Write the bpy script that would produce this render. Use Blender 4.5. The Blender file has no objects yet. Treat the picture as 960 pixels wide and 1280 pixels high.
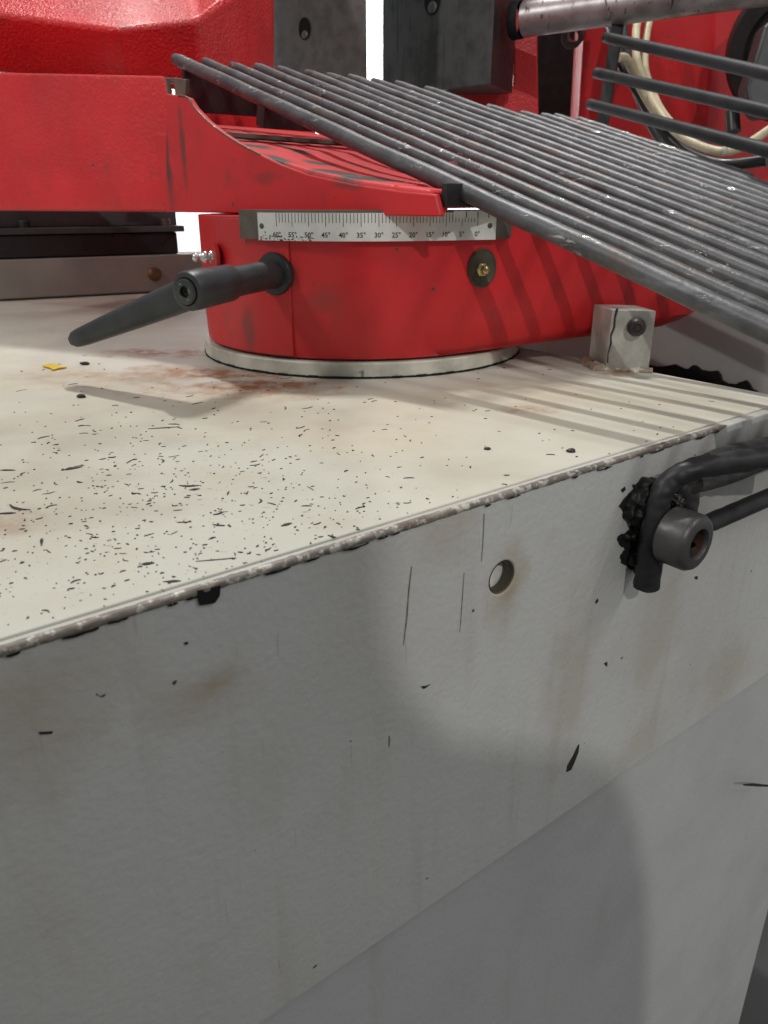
import bpy, bmesh, math, random
import numpy as np
from mathutils import Vector, Matrix, noise

random.seed(7)
R = math.radians
sc = bpy.context.scene
col = sc.collection

# ------------------------------------------------------------------ camera
FPX, PITCH, CAMH = 961.0, R(22.1), 0.110
cam_d = bpy.data.cameras.new('camera')
cam = bpy.data.objects.new('camera', cam_d)
col.objects.link(cam)
cam.location = (0, 0, CAMH)
cam.rotation_euler = (R(90) - PITCH, 0, 0)
cam_d.sensor_fit = 'VERTICAL'
cam_d.sensor_height = 36.0
cam_d.lens = FPX / 1280 * 36.0
cam_d.clip_start = 0.01
cam_d.clip_end = 60
cam_d.dof.use_dof = True
cam_d.dof.focus_distance = 0.40
cam_d.dof.aperture_fstop = cam_d.lens / 1000 / 0.0011   # about a 1 mm pupil
sc.camera = cam

# ------------------------------------------------------------------ world, lamps, exposure
w = bpy.data.worlds.new('World')
sc.world = w
w.use_nodes = True
w.node_tree.nodes['Background'].inputs[0].default_value = (0.97, 0.985, 1.0, 1)
w.node_tree.nodes['Background'].inputs[1].default_value = 0.34
sc.view_settings.view_transform = 'Standard'
sc.view_settings.look = 'None'
sc.view_settings.gamma = 1
sc.view_settings.exposure = 0.0


def tube_lamp(name, loc, target, length, width, watts, along, colour=(1, .985, .955)):
    d = bpy.data.lights.new(name, 'AREA')
    d.shape = 'RECTANGLE'
    d.size, d.size_y = length, width
    d.energy = watts
    d.color = colour
    o = bpy.data.objects.new(name, d)
    col.objects.link(o)
    z = (Vector(loc) - Vector(target)).normalized()
    x = Vector(along)
    x = (x - z * x.dot(z)).normalized()
    y = z.cross(x)
    m = Matrix((x, y, z)).transposed().to_4x4()
    m.translation = loc
    o.matrix_world = m
    return o


NV = (0.6129, -0.7902, 0)
EV = (0.7902, 0.6129, 0)
# fluorescent battens on the workshop ceiling
tube_lamp('ceiling_batten', (2.0, -0.25, 2.0), (0.05, .5, 0), 1.2, .12, 13, NV)
tube_lamp('ceiling_batten', (-1.9, -0.35, 1.9), (-.1, .55, .05), .5, .08, 18, EV)
tube_lamp('ceiling_batten', (-0.05, 1.60, 2.45), (0, .6, 0), .4, .06, 42, NV)
# added fill light, no fixture seen, to blow out the white wall
tube_lamp('wall_fill', (0.0, 2.55, 1.15), (-.1, 3.2, .25), 1.6, .15, 60, (1, 0, 0), (1, 1, 1))
# high lamp across the hall, behind whoever stands at the machine
tube_lamp('hall_lamp', (0.9, -4.5, 3.4), (0.1, .3, -.1), .07, .07, 82, (1, 0, 0), (1, .985, .96))


# ------------------------------------------------------------------ pixel -> place helpers
cP, sP = math.cos(PITCH), math.sin(PITCH)
CAM = Vector((0, 0, CAMH))


def ray(u, v):
    a, b = (u - 480) / FPX, (640 - v) / FPX
    return Vector((a, cP + b * sP, -sP + b * cP))


def at(u, v, t):
    return CAM + ray(u, v) * t


def onz(u, v, z=0.0):
    d = ray(u, v)
    return CAM + d * ((z - CAMH) / d.z)


def onpl(u, v, P, N):
    d = ray(u, v)
    return CAM + d * ((Vector(P) - CAM).dot(N) / d.dot(N))


# machine axes: e along the front panel, n out of it
P0 = onz(0, 812)
P1 = onz(960, 515)
e = (P1 - P0).normalized()
n = Vector((e.y, -e.x, 0))
Z = Vector((0, 0, 1))


def M(s, o, z):
    return P0 + e * s + n * o + Z * z


# ------------------------------------------------------------------ materials
class NT:
    def __init__(s, name):
        s.m = bpy.data.materials.new(name)
        s.m.use_nodes = True
        s.t = s.m.node_tree
        s.b = s.t.nodes['Principled BSDF']
        s.tc = s.t.nodes.new('ShaderNodeTexCoord').outputs['Object']

    def node(s, typ, **kw):
        nd = s.t.nodes.new(typ)
        for k, v in kw.items():
            if k.startswith('_'):
                setattr(nd, k[1:], v)
        return nd

    def link(s, a, b):
        s.t.links.new(a, b)

    def put(s, inp, v):
        if hasattr(v, 'is_output'):
            s.link(v, inp)
        else:
            if isinstance(v, (tuple, list)) and len(v) == 3 and inp.type == 'RGBA':
                v = (*v, 1)
            inp.default_value = v

    def noise(s, scale, detail=4, rough=.55, vec=None, dist=0.0, stretch=None):
        nd = s.node('ShaderNodeTexNoise')
        v = vec or s.tc
        if stretch:
            mp = s.node('ShaderNodeMapping')
            s.link(v, mp.inputs[0])
            if len(stretch) == 4:
                mp.inputs['Rotation'].default_value = (0, 0, stretch[3])
            mp.inputs['Scale'].default_value = stretch[:3]
            v = mp.outputs[0]
        s.link(v, nd.inputs['Vector'])
        nd.inputs['Scale'].default_value = scale
        nd.inputs['Detail'].default_value = detail
        nd.inputs['Roughness'].default_value = rough
        nd.inputs['Distortion'].default_value = dist
        return nd.outputs['Fac']

    def ramp(s, fac, a, b, va=0.0, vb=1.0):
        nd = s.node('ShaderNodeMapRange')
        nd.interpolation_type = 'SMOOTHSTEP'
        s.put(nd.inputs[0], fac)
        nd.inputs[1].default_value, nd.inputs[2].default_value = a, b
        nd.inputs[3].default_value, nd.inputs[4].default_value = va, vb
        return nd.outputs[0]

    def math(s, op, a, b=0.0):
        nd = s.node('ShaderNodeMath', _operation=op)
        s.put(nd.inputs[0], a)
        s.put(nd.inputs[1], b)
        return nd.outputs[0]

    def mix(s, fac, a, b):
        nd = s.node('ShaderNodeMix', _data_type='RGBA')
        s.put(nd.inputs[0], fac)
        s.put(nd.inputs[6], a)
        s.put(nd.inputs[7], b)
        return nd.outputs[2]

    def blob(s, p, r, soft=.6, warp=.5, wscale=60, stretch=(1, 1, 1)):
        """irregular spot round world point p (objects carry identity transforms)"""
        nz = s.node('ShaderNodeTexNoise')
        s.link(s.tc, nz.inputs['Vector'])
        nz.inputs['Scale'].default_value = wscale
        nz.inputs['Detail'].default_value = 5
        v1 = s.node('ShaderNodeVectorMath', _operation='SUBTRACT')
        s.link(s.tc, v1.inputs[0])
        v1.inputs[1].default_value = p
        v2 = s.node('ShaderNodeVectorMath', _operation='MULTIPLY')
        s.link(v1.outputs[0], v2.inputs[0])
        v2.inputs[1].default_value = stretch
        ln = s.node('ShaderNodeVectorMath', _operation='LENGTH')
        s.link(v2.outputs[0], ln.inputs[0])
        d = s.math('ADD', ln.outputs['Value'],
                   s.math('MULTIPLY', s.math('SUBTRACT', nz.outputs['Fac'], .5), 2 * warp * r))
        return s.ramp(d, r * (1 - soft), r, 1, 0)

    def bump(s, h, strength, dist):
        nd = s.node('ShaderNodeBump')
        s.put(nd.inputs['Height'], h)
        nd.inputs['Strength'].default_value = strength
        nd.inputs['Distance'].default_value = dist
        prev = s.b.inputs['Normal']
        if prev.is_linked:
            s.link(prev.links[0].from_socket, nd.inputs['Normal'])
        s.link(nd.outputs[0], s.b.inputs['Normal'])

    def out(s, colour=None, rough=None, metal=None, spec=None, coat=None):
        if colour is not None: s.put(s.b.inputs['Base Color'], colour)
        if rough is not None: s.put(s.b.inputs['Roughness'], rough)
        if metal is not None: s.put(s.b.inputs['Metallic'], metal)
        if spec is not None: s.put(s.b.inputs['Specular IOR Level'], spec)
        if coat is not None: s.put(s.b.inputs['Coat Weight'], coat)
        return s.m


def mat_tabletop():
    t = NT('cream_table_paint')
    c = (.575, .57, .49)
    c = t.mix(t.ramp(t.noise(9, 5), .42, .68), c, (.51, .48, .39))
    c = t.mix(t.math('MULTIPLY', t.ramp(t.noise(26, 6, .6), .52, .75), .45), c, (.52, .47, .37))
    # long wiping smears
    c = t.mix(t.math('MULTIPLY', t.ramp(t.noise(14, 5, .6, stretch=(1, 5, 1, -.6)), .55, .75), .35), c, (.56, .51, .42))
    for (u, v, r, k) in [(430, 520, .10, .55), (640, 500, .09, .5), (250, 500, .09, .5), (560, 560, .07, .4), (80, 480, .07, .35), (800, 500, .07, .4)]:
        c = t.mix(t.math('MULTIPLY', t.blob(onz(u, v), r, .97, .6, 16, (.7, 1.1, 1)), k), c, (.55, .495, .375))
    rust = (.29, .115, .038)
    for (u, v, r, k, stv) in [(205, 441, .035, .8, (.5, 1.2, 1)), (268, 466, .036, 1.2, (.45, 1.0, 1)),
                              (330, 478, .032, 1.15, (.5, 1.1, 1)), (300, 488, .036, .5, (.4, 1, 1)), (160, 470, .04, .35, (.4, 1, 1)), (690, 436, .022, .8, (.6, 1, 1)),
                              (655, 512, .014, .55, (.6, 1.2, 1)), (770, 466, .018, .7, (1, 1, 1)),
                              (60, 470, .05, .22, (.4, 1.2, 1)), (20, 650, .02, .4, (1, 1, 1)), (150, 700, .012, .2, (1, 1, 1)),
                              (400, 540, .06, .2, (.5, 1.2, 1)), (560, 490, .05, .18, (.5, 1.2, 1))]:
        p = onz(u, v)
        m_ = t.blob(p, r, .95, .9, 45, stv)
        g = t.math('MULTIPLY', m_, t.ramp(t.noise(95, 6, .7), .36, .60, .25 * k, min(1, 1.35 * k)))
        c = t.mix(g, c, rust if k > .3 else (.52, .42, .28))
    # grey grime smear
    for (u, v, r, k) in [(120, 545, .05, .5), (330, 520, .05, .4), (60, 640, .03, .4), (250, 510, .03, .45), (20, 600, .03, .4), (520, 590, .04, .25)]:
        c = t.mix(t.math('MULTIPLY', t.blob(onz(u, v), r, .95, .8, 30, (.5, 1.2, 1)), k), c, (.40, .37, .30))
    # fine black nicks in the paint, denser where parts are dropped
    dens = t.blob(onz(190, 640), .16, .9, .3, 12, (.8, 1, 1))
    for sc_, st, lo in ((240, (1, 3.6, 1, -.35), .70), (420, (1, 2.2, 1, .5), .715), (300, (3, 1, 1, .2), .725)):
        nk = t.noise(sc_, 2, .5, stretch=st)
        c = t.mix(t.math('MULTIPLY', t.ramp(nk, lo, lo + .03), t.math('ADD', t.math('MULTIPLY', dens, .85), .06)), c, (.06, .055, .05))
    t.out(c, t.ramp(t.noise(30, 4), .3, .7, .46, .64), 0, .35)
    t.bump(t.noise(320, 3), .10, .0006)
    return t.m


def mat_panel():
    t = NT('grey_panel_paint')
    c = (.56, .558, .535)
    c = t.mix(t.ramp(t.noise(7, 5), .38, .7), c, (.50, .495, .468))
    c = t.mix(t.math('MULTIPLY', t.ramp(t.noise(5, 5, .6, stretch=(3, 3, .6)), .5, .8), .4), c, (.46, .415, .32))
    Pn = lambda u, v: onpl(u, v, P0, n)
    for (u, v, r, k, st) in [(632, 740, .016, .55, (1, 1, .6)), (265, 858, .013, .55, (1, 1, 1.6)), (240, 880, .03, .3, (1, 1, 1.6)),
                             (710, 850, .045, .32, (1.6, 1.6, .6)), (640, 730, .012, .5, (1, 1, 1)), (820, 800, .05, .3, (1.6, 1.6, .7)), (40, 930, .03, .3, (1, 1, 1)),
                             (910, 840, .05, .3, (1, 1, 1.4)), (800, 930, .03, .25, (1, 1, 1)), (100, 850, .04, .2, (1, 1, 1.5)), (560, 660, .02, .3, (.8, .8, 1))]:
        c = t.mix(t.math('MULTIPLY', t.blob(Pn(u, v), r, .97, .7, 55, st), k), c, (.36, .27, .16))
    # faint runs, rubbed patches and pin-prick chips
    c = t.mix(t.math('MULTIPLY', t.ramp(t.noise(70, 5, .6, stretch=(1, 1, .07)), .54, .74), .22), c, (.36, .34, .29))
    c = t.mix(t.math('MULTIPLY', t.ramp(t.noise(16, 6, .7), .55, .72), .22), c, (.40, .38, .33))
    c = t.mix(t.math('MULTIPLY', t.ramp(t.noise(420, 1, .5, stretch=(1, 1, .06)), .75, .775), .25), c, (.26, .25, .23))
    c = t.mix(t.ramp(t.noise(150, 2, .5), .765, .775), c, (.10, .09, .08))
    t.out(c, t.ramp(t.noise(22, 4), .3, .7, .28, .48), 0, .5)
    h = t.math('ADD', t.noise(330, 2, .5), t.math('MULTIPLY', t.noise(90, 2), .9))
    t.bump(h, .26, .0012)
    return t.m


def mat_red(name, tex=1.0, grime=None, base=(.62, .016, .020)):
    t = NT(name)
    c = t.mix(t.ramp(t.noise(12, 5), .35, .7), base, tuple(x * .80 for x in base))
    c = t.mix(t.math('MULTIPLY', t.ramp(t.noise(34, 6, .65), .58, .74), .55), c, (.17, .035, .03))
    if grime:
        for (p, r, k, st, cc) in grime:
            c = t.mix(t.math('MULTIPLY', t.blob(p, r, .8, .6, 70, st), k), c, cc)
    # paint rubbed off the edges
    bv = t.node('ShaderNodeBevel', _samples=4)
    bv.inputs['Radius'].default_value = .0022
    ge = t.node('ShaderNodeNewGeometry')
    dt = t.node('ShaderNodeVectorMath', _operation='DOT_PRODUCT')
    t.link(bv.outputs[0], dt.inputs[0])
    t.link(ge.outputs['Normal'], dt.inputs[1])
    em = t.math('MULTIPLY', t.ramp(dt.outputs['Value'], .985, .90), t.ramp(t.noise(120, 5, .7), .50, .60))
    c = t.mix(t.math('MULTIPLY', em, .85), c, (.20, .13, .11))
    # tiny paint chips
    c = t.mix(t.ramp(t.noise(150, 3, .5), .73, .75), c, (.07, .05, .045))
    t.out(c, t.ramp(t.noise(25, 4), .3, .7, .33, .5), 0, .5)
    t.bump(t.math('ADD', t.noise(420, 2), t.math('MULTIPLY', t.noise(160, 2), .8)), .28 * tex, .0011 * tex)
    return t.m


def mat_steel(name, base=(.10, .10, .105), worn=(.55, .54, .52), amount=.62, rough=(.28, .5), metal=.85, wscale=70, rust=.25, stretch=None):
    t = NT(name)
    c = t.mix(t.ramp(t.noise(40, 5), .35, .7), base, tuple(x * .6 for x in base))
    c = t.mix(t.math('MULTIPLY', t.ramp(t.noise(30, 6, .65), .55, .75), rust), c, (.13, .075, .05))
    wn = t.noise(wscale, 6, .7, stretch=stretch)
    wm = t.ramp(wn, amount, amount + .07)
    c = t.mix(wm, c, worn)
    t.out(c, t.mix(wm, (rough[1],) * 3, (rough[0],) * 3), metal, .5)
    t.bump(t.noise(wscale * 3, 4), .15, .0006)
    return t.m


def mat_plain(name, base, rough=.5, metal=0.0, var=.25, scale=40, bump=.1):
    t = NT(name)
    c = t.mix(t.ramp(t.noise(scale, 5), .35, .7), base, tuple(x * (1 - var) for x in base))
    t.out(c, t.ramp(t.noise(scale * 1.7, 4), .3, .7, max(.05, rough - .08), rough + .08), metal, .5)
    if bump:
        t.bump(t.noise(scale * 8, 3), bump, .0005)
    return t.m


MT = {}
MT['top'] = mat_tabletop()
MT['panel'] = mat_panel()
def mat_rod():
    t = NT('worn_black_rod')
    c = t.mix(t.ramp(t.noise(45, 5, .6), .35, .7), (.125, .125, .132), (.075, .075, .08))
    c = t.mix(t.math('MULTIPLY', t.ramp(t.noise(26, 6, .7), .52, .68), .75), c, (.14, .11, .09))
    mp = t.node('ShaderNodeMapping', _vector_type='TEXTURE')
    t.link(t.tc, mp.inputs[0])
    mp.inputs['Rotation'].default_value = (0, 0, math.atan2(n.y, n.x))
    mp.inputs['Scale'].default_value = (3.2, 1, 1)
    al = mp.outputs[0]
    c = t.mix(t.math('MULTIPLY', t.ramp(t.noise(120, 5, .65, vec=al), .5, .75), .5), c, (.24, .24, .245))
    wm = t.math('MULTIPLY', t.ramp(t.noise(190, 6, .78, vec=al, dist=.5), .57, .64), t.ramp(t.noise(30, 3, .6), .47, .64))
    c = t.mix(wm, c, (.70, .69, .66))
    t.out(c, t.mix(wm, (.47,) * 3, (.25,) * 3), t.ramp(wm, 0, 1, .5, .9), .5)
    t.bump(t.math('SUBTRACT', t.noise(260, 5, .65), wm), .35, .0007)
    return t.m


MT['rod'] = mat_rod()


def mat_door():
    t = NT('cool_grey_door_paint')
    c = t.mix(t.ramp(t.noise(8, 5), .38, .7), (.52, .525, .515), (.465, .47, .46))
    c = t.mix(t.math('MULTIPLY', t.ramp(t.noise(70, 5, .6, stretch=(1, 1, .08)), .55, .75), .15), c, (.34, .32, .28))
    t.out(c, t.ramp(t.noise(22, 4), .3, .7, .36, .5), 0, .45)
    t.bump(t.math('ADD', t.noise(330, 2, .5), t.math('MULTIPLY', t.noise(90, 2), .9)), .22, .0012)
    return t.m


MT['door'] = mat_door()
MT['blacksteel'] = mat_steel('black_oxide_steel', (.045, .044, .045), (.26, .25, .24), .66, (.3, .46), .5, 110, .65)
MT['guard'] = mat_steel('guard_black_steel', (.035, .035, .037), (.5, .5, .5), .70, (.3, .5), .35, 90, .1)
MT['weld'] = mat_steel('weld_bead_paint', (.25, .215, .18), (.50, .475, .42), .52, (.45, .55), .15, 150, .8)
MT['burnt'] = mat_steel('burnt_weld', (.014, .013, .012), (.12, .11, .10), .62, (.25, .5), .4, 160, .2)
MT['handle'] = mat_plain('handle_black_powder', (.030, .032, .034), .45, .0, .25, 60, .25)
MT['collar'] = mat_plain('blued_collar', (.095, .089, .088), .42, .5, .3, 70, .1)
MT['rusthole'] = mat_plain('rusty_bore', (.11, .05, .032), .7, .3, .4, 120, .3)
MT['jaw'] = mat_steel('ground_jaw_steel', (.105, .11, .107), (.045, .047, .045), .56, (.5, .42), .35, 34, .0, (9, 9, .3))
MT['jawside'] = mat_plain('jaw_side_steel', (.16, .16, .15), .45, .5, .3, 60, .1)
MT['chrome'] = mat_steel('oily_chrome', (.50, .44, .43), (.07, .055, .05), .58, (.42, .40), .75, 70, .3, (3, 1, 1))
MT['black'] = mat_plain('black_plastic', (.02, .02, .021), .4, 0, .2, 50, .1)
MT['blackbox'] = mat_plain('black_painted_box', (.045, .047, .05), .42, 0, .3, 40, .15)
MT['void'] = mat_plain('unlit_black', (.006, .006, .006), .9, 0, .1, 40, 0)  # black standing in for the dark inside holes and openings
MT['beam'] = mat_plain('beam_grey_paint', (.30, .285, .26), .5, 0, .15, 20, .15)
MT['wall'] = mat_plain('white_wall', (.86, .87, .87), .8, 0, .02, 3, 0)
MT['cream'] = mat_plain('cream_cable', (.62, .54, .36), .45, 0, .25, 60, .1)
MT['scale'] = mat_plain('scale_white', (.70, .70, .66), .35, .0, .14, 90, .05)
MT['ink'] = mat_plain('scale_ink', (.02, .02, .02), .5, 0, .1, 40, 0)
MT['holder'] = mat_plain('scale_holder_steel', (.16, .14, .11), .5, .4, .4, 50, .15)
MT['brass'] = mat_plain('brass_nipple', (.55, .42, .20), .3, .9, .2, 90, .05)
MT['zinc'] = mat_plain('zinc_nipple', (.70, .70, .70), .22, .95, .15, 90, .05)
MT['olive'] = mat_plain('dirty_recess', (.095, .085, .06), .55, .3, .4, 80, .15)
MT['ring'] = mat_steel('ring_paint', (.66, .64, .54), (.20, .18, .15), .62, (.5, .45), .0, 45, .35)
MT['yellow'] = mat_plain('yellow_scrap', (.75, .52, .03), .5, 0, .2, 200, 0)
MT['chip'] = mat_plain('dark_shaving', (.035, .033, .032), .5, .3, .3, 200, 0)
MT['hair'] = mat_plain('hairline_scratch', (.25, .24, .22), .6, 0, .6, 260, 0)
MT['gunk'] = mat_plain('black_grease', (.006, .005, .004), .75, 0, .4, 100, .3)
MT['lug'] = mat_steel('lug_paint', (.53, .52, .47), (.30, .26, .20), .66, (.5, .45), .0, 60, .25)
MT['sludge'] = mat_steel('rusty_weld', (.42, .33, .24), (.60, .56, .48), .55, (.4, .5), .1, 130, .6)

# ------------------------------------------------------------------ mesh helpers


def finish(name, bm, m, parent=None, smooth=35, bevel=0, seg=2):
    me = bpy.data.meshes.new(name)
    bmesh.ops.recalc_face_normals(bm, faces=bm.faces)
    bm.to_mesh(me)
    bm.free()
    me.materials.append(MT[m] if isinstance(m, str) else m)
    if smooth:
        me.shade_smooth()
        me.set_sharp_from_angle(angle=R(smooth))
    o = bpy.data.objects.new(name, me)
    col.objects.link(o)
    if parent:
        o.parent = parent
    if bevel:
        b = o.modifiers.new('bevel', 'BEVEL')
        b.width = bevel
        b.segments = seg
        b.limit_method = 'ANGLE'
        b.angle_limit = R(30)
        b.harden_normals = True
    return o


def prism(bm, pts, ext):
    """closed solid: polygon pts swept by vector ext"""
    a = [bm.verts.new(p) for p in pts]
    b = [bm.verts.new(Vector(p) + Vector(ext)) for p in pts]
    bm.faces.new(a)
    bm.faces.new(b[::-1])
    k = len(a)
    for i in range(k):
        bm.faces.new((a[i], a[(i + 1) % k], b[(i + 1) % k], b[i]))


def obox(bm, o, x, y, z):
    o, x, y, z = map(Vector, (o, x, y, z))
    prism(bm, [o, o + x, o + x + y, o + y], z)


def frame_of(d):
    d = Vector(d).normalized()
    up = Z if abs(d.z) < .9 else Vector((1, 0, 0))
    x = d.cross(up).normalized()
    return d, x, x.cross(d)


def tube(bm, path, rad, k=16, caps=True, jit=0.0, seed=0.0, phase=0):
    path = [Vector(p) for p in path]
    rr = rad if isinstance(rad, (list, tuple)) else [rad] * len(path)
    rings = []
    _, x, y = frame_of(path[1] - path[0])
    for i, p in enumerate(path):
        if i == 0: d = path[1] - path[0]
        elif i == len(path) - 1: d = path[-1] - path[-2]
        else: d = (path[i + 1] - path[i]).normalized() + (path[i] - path[i - 1]).normalized()
        d.normalize()
        x = (x - d * x.dot(d)).normalized()
        y = d.cross(x)
        ring = []
        for j in range(k):
            a = 2 * math.pi * j / k + phase
            r = rr[i]
            q = p + (x * math.cos(a) + y * math.sin(a)) * r
            if jit:
                q += (x * math.cos(a) + y * math.sin(a)) * jit * noise.noise(q * 300 + Vector((seed, 0, 0)))
            ring.append(bm.verts.new(q))
        rings.append(ring)
    for a, b in zip(rings, rings[1:]):
        for j in range(k):
            bm.faces.new((a[j], a[(j + 1) % k], b[(j + 1) % k], b[j]))
    if caps:
        bm.faces.new(rings[0][::-1])
        bm.faces.new(rings[-1])


def lathe(bm, o, axis, prof, k=32):
    """prof: (r, h) along axis, open ends closed to axis when r == 0"""
    d, x, y = frame_of(axis)
    o = Vector(o)
    rings = []
    for r, h in prof:
        if r < 1e-7:
            rings.append([bm.verts.new(o + d * h)])
        else:
            rings.append([bm.verts.new(o + d * h + (x * math.cos(2 * math.pi * j / k) + y * math.sin(2 * math.pi * j / k)) * r) for j in range(k)])
    for a, b in zip(rings, rings[1:]):
        for j in range(k):
            j2 = (j + 1) % k
            if len(a) == 1 and len(b) == 1: continue
            if len(a) == 1: bm.faces.new((a[0], b[j], b[j2]))
            elif len(b) == 1: bm.faces.new((a[j], a[j2], b[0]))
            else: bm.faces.new((a[j], a[j2], b[j2], b[j]))


def smooth_path(pts, per=8):
    pts = [Vector(p) for p in pts]
    q = [pts[0] * 2 - pts[1]] + pts + [pts[-1] * 2 - pts[-2]]
    out = []
    for i in range(1, len(q) - 2):
        p0, p1, p2, p3 = q[i - 1:i + 3]
        for k in range(per):
            t = k / per
            out.append(.5 * ((2 * p1) + (p2 - p0) * t + (2 * p0 - 5 * p1 + 4 * p2 - p3) * t * t + (3 * p1 - p0 - 3 * p2 + p3) * t ** 3))
    out.append(pts[-1])
    return out


def thing(name, label, cat, group=None):
    o = bpy.data.objects.new(name, None)
    o.empty_display_size = .02
    col.objects.link(o)
    o['label'] = label
    o['category'] = cat
    if group: o['group'] = group
    return o


def tag(o, label, cat, group=None):
    o['label'] = label
    o['category'] = cat
    if group: o['group'] = group
    return o


# ================================================================== SETTING: wall behind
bm = bmesh.new()
obox(bm, (-3.2, 3.205, -.80), (6.4, 0, 0), (0, .1, 0), (0, 0, 3.0))
o = finish('wall', bm, 'wall')
o['kind'] = 'structure'

bm = bmesh.new()
obox(bm, (-3.2, -6.0, -.80), (6.4, 0, 0), (0, 9.2, 0), (0, 0, -.05))
o = finish('floor', bm, mat_plain('concrete_floor', (.09, .09, .09), .7, 0, .3, 4, .1))
o['kind'] = 'structure'

# ================================================================== MACHINE BASE (grey cabinet)
base = thing('machine_base', 'light grey steel cabinet with a scratched cream top plate and deep front skirt', 'cabinet')
S_R = .4426          # right end of the top plate
SK = -.204           # bottom of the skirt
T = .006
bm = bmesh.new()
prism(bm, [M(-.40, -T, 0), M(S_R, -T, 0), M(S_R, -.95, 0), M(-.40, -.95, 0)], (0, 0, -.006))
finish('tabletop', bm, 'top', base, 30, .0008)

# front skirt with a drilled hole
HC = onpl(628, 722, P0, n)
hs, hz = (HC - P0).dot(e), HC.z
hr = .0075
s0, s1, z0, z1 = -.40, .80, SK, -.0005
angs = [2 * math.pi * i / 40 for i in range(40)] + [math.atan2(zz - hz, ss - hs) % (2 * math.pi) for ss in (s0, s1) for zz in (z0, z1)]
angs = sorted(set(angs))
bm = bmesh.new()


def rect_hit(a):
    dx, dz = math.cos(a), math.sin(a)
    k = 1e9
    if dx > 1e-9: k = min(k, (s1 - hs) / dx)
    if dx < -1e-9: k = min(k, (s0 - hs) / dx)
    if dz > 1e-9: k = min(k, (z1 - hz) / dz)
    if dz < -1e-9: k = min(k, (z0 - hz) / dz)
    return hs + dx * k, hz + dz * k


fo, fi, bo, bi = [], [], [], []
for a in angs:
    S, ZZ = rect_hit(a)
    fo.append(bm.verts.new(M(S, 0, ZZ)))
    bo.append(bm.verts.new(M(S, -T, ZZ)))
    fi.append(bm.verts.new(M(hs + hr * math.cos(a), 0, hz + hr * math.sin(a))))
    bi.append(bm.verts.new(M(hs + hr * math.cos(a), -T, hz + hr * math.sin(a))))
k = len(angs)
for i in range(k):
    j = (i + 1) % k
    bm.faces.new((fo[i], fo[j], fi[j], fi[i]))
    bm.faces.new((bo[j], bo[i], bi[i], bi[j]))
    bm.faces.new((fi[i], fi[j], bi[j], bi[i]))
    bm.faces.new((fo[j], fo[i], bo[i], bo[j]))
skirt = finish('front_skirt', bm, 'panel', base, 30, .0012)
# added white plate painting in the hole's lit interior, dirty rim inside it
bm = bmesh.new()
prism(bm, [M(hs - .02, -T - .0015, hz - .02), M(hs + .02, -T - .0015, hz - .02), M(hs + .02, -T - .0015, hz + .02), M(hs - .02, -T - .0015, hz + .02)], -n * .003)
finish('lit_interior_plate', bm, mat_plain('lit_interior_white', (.90, .885, .82), .6, 0, .05, 50, 0), skirt)
bm = bmesh.new()
lathe(bm, M(hs, 0, hz), n, [(hr - .0001, -.0058), (hr - .0006, -.0058), (hr - .0006, -.0006), (hr - .0001, -.0002), (hr - .0001, -.0058)], 36)
finish('hole_rim', bm, 'olive', skirt)

# cabinet below the skirt: proud door panel with set-back sides
sA = -.39
sB = (onpl(945, 1180, M(0, -.012, 0), n) - P0).dot(e)
bm = bmesh.new()
obox(bm, M(sA, -.009, -.75), e * (sB - sA), -n * .002, Z * (.75 + SK + .01))
finish('door_panel', bm, 'door', base, 30, .002)
bm = bmesh.new()
obox(bm, M(-.40, -.0112, -.75), e * (sB + .395), -n * .01, Z * (.75 + SK + .01))
finish('lower_carcass', bm, 'panel', base, 30, .001)
bm = bmesh.new()
obox(bm, M(sB - .02, -.25, -.75), e * .85, -n * .01, Z * (.75 + SK + .01))
finish('side_recess', bm, 'door', base, 30, .001)
# folded lip along the skirt's bottom
bm = bmesh.new()
obox(bm, M(-.40, -.0015, SK - .0016), e * 1.2, -n * .26, Z * .0015)
finish('skirt_return', bm, 'panel', base, 30)

# weld bead on the top edge
sW0, sW1 = -.30, (onz(915, 530) - P0).dot(e)
bm = bmesh.new()
NS, KP = 1100, 12
rings = []
for i in range(NS + 1):
    s = sW0 + (sW1 - sW0) * i / NS
    fade = min(1, (sW1 - s) / .012 + .15)
    lump = .5 + .5 * noise.noise(Vector((s * 38, 0, 1)))
    rip = .5 + .5 * math.sin(s * 1500 + 5 * noise.noise(Vector((s * 60, 3, 0))))
    r = (.0014 + .0005 * lump + .00007 * rip) * fade
    ring = []
    for j in range(KP):
        a = R(-100) + R(230) * j / (KP - 1)      # from under the front to the top
        ca, sa = math.cos(a), math.sin(a)
        q = noise.noise(Vector((s * 260, j * .55, 4))) * .00030 * fade + noise.noise(Vector((s * 900, j * .9, 9))) * .00012
        rr = r + q
        ring.append(bm.verts.new(M(s, -.0009 + ca * rr, -.0011 + sa * rr * .95)))
    rings.append(ring)
for a, b in zip(rings, rings[1:]):
    for j in range(KP - 1):
        bm.faces.new((a[j], a[j + 1], b[j + 1], b[j]))
bead = finish('weld_bead', bm, 'weld', base, 60)
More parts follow.
